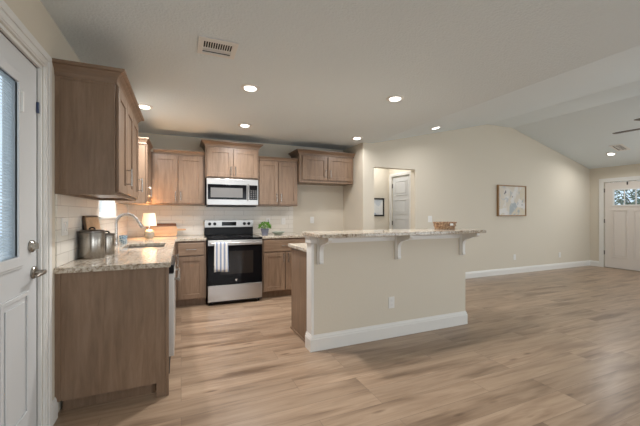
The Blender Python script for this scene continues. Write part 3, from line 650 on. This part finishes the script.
b = B(); b.box(1.322, 1.348, .0175, .045, 1.085, 1.112, FB(YB)); b.tube([(1.335, YB-.03, 1.11), (1.335, YB-.032, 1.15)], .003); tag(b.build('power_plug', 'black', loc=(1.335, YB-.03, 1.09), bevel=.003), 'small black plug in the backsplash outlet above the green bowl', 'plug')

# ------------------------------------------------------------------ pictures
def picture(name, label, f, u0, u1, z0, z1, fw, depth, fm, am, mount=0):
    t = thing(name, label, 'picture', f((u0+u1)/2, 0, z0))
    B().grid([u0, u0+fw, u1-fw, u1], [z0, z0+fw, z1-fw, z1], lambda u, z: not (u0+fw < u < u1-fw and z0+fw < z < z1-fw), .001, depth, f).build('frame', fm, t, bevel=.001)
    B().box(u0+fw, u1-fw, .001, depth*.7, z0+fw, z1-fw, f).build('artwork', am, t)
picture('framed_artwork', 'square abstract painting in thin oak frame on the beige gable wall', FB(YG), 5.87, 6.71, 1.195, 1.83, .022, .045, 'oak', 'art')
picture('framed_print', 'small pale print in black frame inside the hallway', FB(HY), 3.38, 3.725, 1.195, 1.555, .03, .025, 'darkframe', 'art2')

# ------------------------------------------------------------------ counter items
def canister(x, y, r_, h_, label, knob=True):
    t = thing('canister', label, 'canister', (x, y, CT), 'steel canisters by the left wall')
    B().lathe([(.001, 0), (r_*.97, 0), (r_, .006), (r_, h_-.004), (r_*.98, h_), (.001, h_)], (x, y, CT), 40).build('body', 'canister', t, smooth=True)
    lid = B().lathe([(.001, h_+.0005), (r_*1.03, h_+.0005), (r_*1.03, h_+.012), (r_*.95, h_+.017), (r_*.4, h_+.022), (.001, h_+.022)], (x, y, CT), 40).build('lid', 'canlid', t, smooth=True)
    b = B(); k = .022; b.tube([(x-.018*math.cos(a), y, CT+h_+.020+.017*math.sin(a)) for a in [PI*j/10 for j in range(11)]], .006); b.build('lid_handle', 'black', lid, smooth=True)
M['canister'] = mat('antiqued_steel', (.33, .30, .265), .24, 1.)
M['canlid'] = mat('canister_lid', (.15, .135, .12), .3, 1.)
canister(-.612, 2.90, .080, .190, 'large lidded steel canister on the near end of the left counter')
canister(-.560, 3.125, .056, .150, 'smaller lidded steel canister just behind the large one')
# leaning framed board behind canisters
t = thing('serving_board', 'wooden serving board with dark rim leaning on tile behind the canisters', 'serving board', (-.67, 3.3, CT))
lean = lambda u, n, z: (XL+.0125+n+.045*(1-(z-CT)/.30), u, z)
B().prism([(3.02, CT+.004), (3.44, CT+.004), (3.46, CT+.05), (3.46, CT+.29), (3.44, CT+.315), (3.02, CT+.315), (3.00, CT+.29), (3.00, CT+.05)], 0, .014, lambda u, z, n: lean(u, n, z)).build('rim', 'darkwood', t)
B().prism([(3.03, CT+.02), (3.43, CT+.02), (3.445, CT+.035), (3.445, CT+.285), (3.43, CT+.30), (3.03, CT+.30), (3.015, CT+.285), (3.015, CT+.035)], .0142, .018, lambda u, z, n: lean(u, n, z)).build('inlay', 'maple', t)
# patterned crock
b = B(); b.lathe([(.001, 0), (.034, 0), (.038, .01), (.040, .085), (.038, .090), (.034, .090), (.033, .02), (.001, .015)], (-.59, 4.16, CT)); tag(b.build('patterned_cup', 'pattern', loc=(-.59, 4.16, CT), smooth=True), 'small blue and white patterned cup right of the faucet', 'cup')
# lamp
lx, ly = -.385, 4.80
lp = thing('table_lamp', 'small lit table lamp with pale shade in the counter corner', 'lamp', (lx, ly, CT))
B().lathe([(.001, 0), (.040, 0), (.052, .02), (.062, .06), (.058, .09), (.040, .115), (.020, .125), (.001, .125)], (lx, ly, CT), 32).build('base', 'glassbase', lp, smooth=True)
B().lathe([(.001, .125), (.012, .125), (.012, .19), (.001, .19)], (lx, ly, CT), 16).build('stem', 'chrome', lp)
b = B(); b.lathe([(.088, .170), (.070, .335), (.068, .335), (.086, .170)], (lx, ly, CT), 36); 
b.bm.faces.ensure_lookup_table()
for fc_ in [q for q in b.bm.faces if len(q.verts) > 4]: b.bm.faces.remove(fc_)
rim = None
b.build('lamp_shade', 'lampshade', lp, smooth=True)
L = bpy.data.lights.new('lamp_bulb', 'POINT'); L.energy = 17; L.color = (1, .58, .28); L.shadow_soft_size = .03
lo = bpy.data.objects.new('lamp_bulb', L); COL.objects.link(lo); lo.parent = lp; lo.location = (0, 0, .26)
# cutting boards leaning on back wall
lean2 = lambda off: (lambda u, z, n: (u, YB-.0115-off-n-.05*(1-(z-CT)/.2), z))
b = B(); b.prism([(-.43, CT+.003), (-.075, CT+.003), (-.065, CT+.015), (-.065, CT+.175), (-.075, CT+.185), (-.43, CT+.185)], 0, .018, lean2(0))
tag(b.build('cutting_board', 'walnut', loc=(-.25, YB-.05, CT), bevel=.002), 'taller dark wooden cutting board leaning on the backsplash, behind the pale board', 'cutting board', 'cutting boards by the lamp')
b = B(); b.prism([(-.46, CT+.003), (-.07, CT+.003), (-.055, CT+.02), (-.052, CT+.075), (.06, CT+.08), (.07, CT+.09), (.06, CT+.105), (-.052, CT+.108), (-.058, CT+.13), (-.07, CT+.142), (-.46, CT+.142)], 0, .018, lean2(.03))
tag(b.build('cutting_board', 'maple', loc=(-.25, YB-.08, CT), bevel=.002), 'pale paddle cutting board with handle, leaning in front of the dark board', 'cutting board', 'cutting boards by the lamp')
# plant
px, py = 1.185, 4.92
pl = thing('potted_plant', 'small leafy green plant in blue-grey pot right of the range', 'plant', (px, py, CT))
B().lathe([(.001, 0), (.045, 0), (.062, .085), (.066, .088), (.066, .10), (.058, .10), (.054, .088), (.001, .088)], (px, py, CT), 32).build('pot', 'pot', pl, smooth=True)
b = B()
for i in range(340):
    th = random.uniform(0, 2*PI); ph = math.acos(random.uniform(-.15, 1)); r_ = random.uniform(.65, 1)
    c = Vector((px+.095*r_*math.sin(ph)*math.cos(th), py+.09*r_*math.sin(ph)*math.sin(th), CT+.115+.085*r_*math.cos(ph)))
    d = Vector((math.sin(ph)*math.cos(th), math.sin(ph)*math.sin(th), math.cos(ph)*.8+.1)).normalized()
    s_ = d.orthogonal().normalized(); s_ = Matrix.Rotation(random.uniform(0, PI), 3, d) @ s_; l_, w_ = random.uniform(.018, .03), random.uniform(.007, .011); nn = s_.cross(d)
    t_ = (d*.6+nn*random.uniform(-.6, .6)+Vector((0, 0, .15))).normalized()
    vv = [b.bm.verts.new(q) for q in (c, c+t_*l_*.5+s_*w_, c+t_*l_, c+t_*l_*.5-s_*w_)]; b.bm.faces.new(vv)
for i in range(14):
    th = random.uniform(0, 2*PI); b.tube([(px, py, CT+.086), (px+.02*math.cos(th), py+.02*math.sin(th), CT+.12), (px+.06*math.cos(th), py+.06*math.sin(th), CT+.155)], .0015, 5)
b.build('foliage', 'leaf', pl, smooth=False)
B().lathe([(.001, .0885), (.053, .0885), (.050, .094), (.001, .094)], (px, py, CT), 20).build('soil', 'soil', pl)
# bowl
b = B(); b.lathe([(.001, 0), (.05, 0), (.058, .008), (.105, .042), (.108, .046), (.103, .046), (.052, .014), (.001, .010)], (1.40, 4.93, CT), 36)
tag(b.build('shallow_bowl', 'bowl', loc=(1.40, 4.93, CT), smooth=True), 'shallow sage green bowl beside the potted plant', 'bowl')

# ------------------------------------------------------------------ ceiling fixtures
def downlight(x, y, label, power=None, z=None):
    sl = (ceil_z(x+.05)-ceil_z(x-.05))/.1 if z is None else 0
    z = z or ceil_z(x)
    t = thing('recessed_light', label, 'ceiling light', (x, y, z), 'round recessed ceiling lights')
    T_ = Matrix.Translation((x, y, z)) @ Matrix.Rotation(-math.atan(sl), 4, 'Y')
    def tf(b): bmesh.ops.transform(b.bm, matrix=T_, verts=b.bm.verts); return b
    tf(B().lathe([(.062, -.0005), (.088, -.0005), (.088, -.006), (.080, -.010), (.057, -.009)], (0, 0, 0), 36)).build('trim_ring', 'white', t, smooth=True)
    tf(B().lathe([(.001, -.0105), (.056, -.0105), (.053, -.016), (.036, -.021), (.001, -.023)], (0, 0, 0), 32)).build('lens', 'bulb', t, smooth=True)
    L = bpy.data.lights.new('down_beam', 'AREA'); L.shape = 'DISK'; L.size = .12; L.energy = power or DOWN_POWER; L.color = DOWN_COL; L.spread = math.radians(165)
    lo = bpy.data.objects.new('down_beam', L); COL.objects.link(lo); lo.parent = t; lo.location = (0, 0, -.03); lo.rotation_euler = (0, -math.atan(sl), 0)
downlight(.591, 3.02, 'recessed ceiling light nearest the camera, just beyond the ceiling vent', 27)
downlight(1.995, 2.72, 'recessed ceiling light directly above the island', 17)
downlight(.775, 4.33, 'recessed ceiling light in front of the cabinet above the microwave', 17)
downlight(2.50, 4.38, 'recessed ceiling light in front of the empty fridge space', 6)
downlight(-.37, 4.00, 'recessed ceiling light partly hidden by the near upper cabinet')
downlight(3.58, 3.86, 'recessed light on the rising ceiling slope near the hall opening', 8)
downlight(8.33, 3.86, 'recessed light on the falling ceiling slope near the front door', 9)
# bare lamps, no fixtures, for the unseen room behind the camera
def bare_beam(x, y, z, power):
    L = bpy.data.lights.new('down_beam', 'AREA'); L.shape = 'DISK'; L.size = .12; L.energy = power; L.color = DOWN_COL
    lo = bpy.data.objects.new('down_beam', L); COL.objects.link(lo); lo.location = (x, y, z-.03)
bare_beam(.6, .2, ZC, 2); bare_beam(2.0, .0, ZC, 3); bare_beam(4.2, .4, ceil_z(4.2), 3); bare_beam(7.8, .4, ceil_z(7.8), 3)
bare_beam(3.42, 5.10, ZC, 6)      # unseen bare lamp added above the hall to brighten its door
# ceiling vent
vt = thing('ceiling_vent', 'white rectangular air vent in the flat kitchen ceiling', 'vent', (.235, 2.38, ZC), 'ceiling vents')
def vent(t, x0, x1, y0, y1, zf):
    def f(u, n, v_): return (u, v_, zf(u)-n)
    B().box(x0, x1, .0004, .003, y0, y1, f).build('backing', 'blackslot', t)
    b = B(); xm = (x0+x1)/2; ym = (y0+y1)/2; bw = .035
    b.grid([x0-.01, x0+bw*.7, x1-bw*.7, x1+.01], [y0-.01, y0+bw, ym+.015, ym+.025, y1-bw*.8, y1+.01], lambda u, v_: not (x0+bw*.7 < u < x1-bw*.7 and (y0+bw < v_ < ym+.015 or ym+.025 < v_ < y1-bw*.8)), .0035, .009, f)
    b.build('frame', 'white', t, bevel=.001)
    b = B(); n_ = 12
    for i in range(n_+1):
        u = x0+bw*.7+(x1-x0-bw*1.4)*i/n_; b.box(u-.0028, u+.0028, .0032, .0075, y0+bw, ym+.015, f)
    for i in range(1, 4):
        v_ = ym+.025+(y1-bw*.8-ym-.025)*i/5; b.box(x0+bw*.7, x1-bw*.7, .0032, .0075, v_-.002, v_+.002, f)
    b.build('louvers', 'white', t)
vent(vt, .115, .355, 2.275, 2.495, lambda x: ZC)
v2 = thing('ceiling_vent', 'small air vent on the sloped ceiling beside the fan', 'vent', (8.08, 3.60, ceil_z(8.08)), 'ceiling vents')
vent(v2, 7.93, 8.23, 3.50, 3.70, ceil_z)
# ceiling fan, mostly beyond the right edge
fx, fy, fz = 6.52, 2.20, 2.55
fn = thing('ceiling_fan', 'dark-bladed ceiling fan cut off by the right edge of the photo', 'ceiling fan', (fx, fy, ceil_z(fx)))
cz = ceil_z(fx)
B().lathe([(.001, cz-.001), (.07, cz-.001), (.06, cz-.05), (.02, cz-.07), (.001, cz-.07)], (fx, fy, 0), 24).build('canopy', 'nickel', fn, smooth=True)
B().tube([(fx, fy, cz-.05), (fx, fy, fz+.08)], .012).build('downrod', 'nickel', fn)
B().lathe([(.001, .10), (.05, .10), (.10, .06), (.11, -.02), (.09, -.05), (.001, -.06)], (fx, fy, fz), 28).build('motor_housing', 'nickel', fn, smooth=True)
for k in range(5):
    a = math.radians(94+72*k); ca, sa = math.cos(a), math.sin(a)
    def g(r_, s_, z): return (fx+r_*ca-s_*sa, fy+r_*sa+s_*ca, fz+z)
    P_ = [(.12, -.028), (.30, -.042), (.70, -.052), (.765, -.04), (.775, 0), (.765, .04), (.70, .052), (.30, .042), (.12, .028)]
    B().prism(P_, -.004, .004, lambda r_, s_, t: g(r_, s_, t)).build('blade', 'fan', fn)
# outdoor shrub and porch posts behind the front door glass
sh = thing('outdoor_tree', 'leafy branches outside seen through the front door glass', 'tree', (11.2, 4.3, -.15))
b = B()
for i in range(1500):
    c = Vector((11.2+random.gauss(0, .35), 4.5+random.gauss(0, .75), 1.6+random.gauss(0, .32))); d = Vector((random.gauss(0, 1), random.gauss(0, 1), random.gauss(0, 1))).normalized(); s_ = d.orthogonal().normalized(); l_, w_ = .13, .03
    b.bm.faces.new([b.bm.verts.new(q) for q in (c, c+d*l_*.5+s_*w_, c+d*l_, c+d*l_*.5-s_*w_)])
b.build('foliage', 'treeleaf', sh)
b = B(); b.tube([(11.2, 4.5, -.15), (11.22, 4.45, .7), (11.18, 4.52, 1.6)], [.07, .05, .03])
for k in range(5): a = k*1.3; b.tube([(11.2, 4.48, 1.0), (11.2+.3*math.cos(a), 4.48+.5*math.sin(a), 1.7)], [.025, .01])
b.build('trunk', 'bark', sh)
for o in bpy.data.objects:
    if '_w' in o: del o['_w']
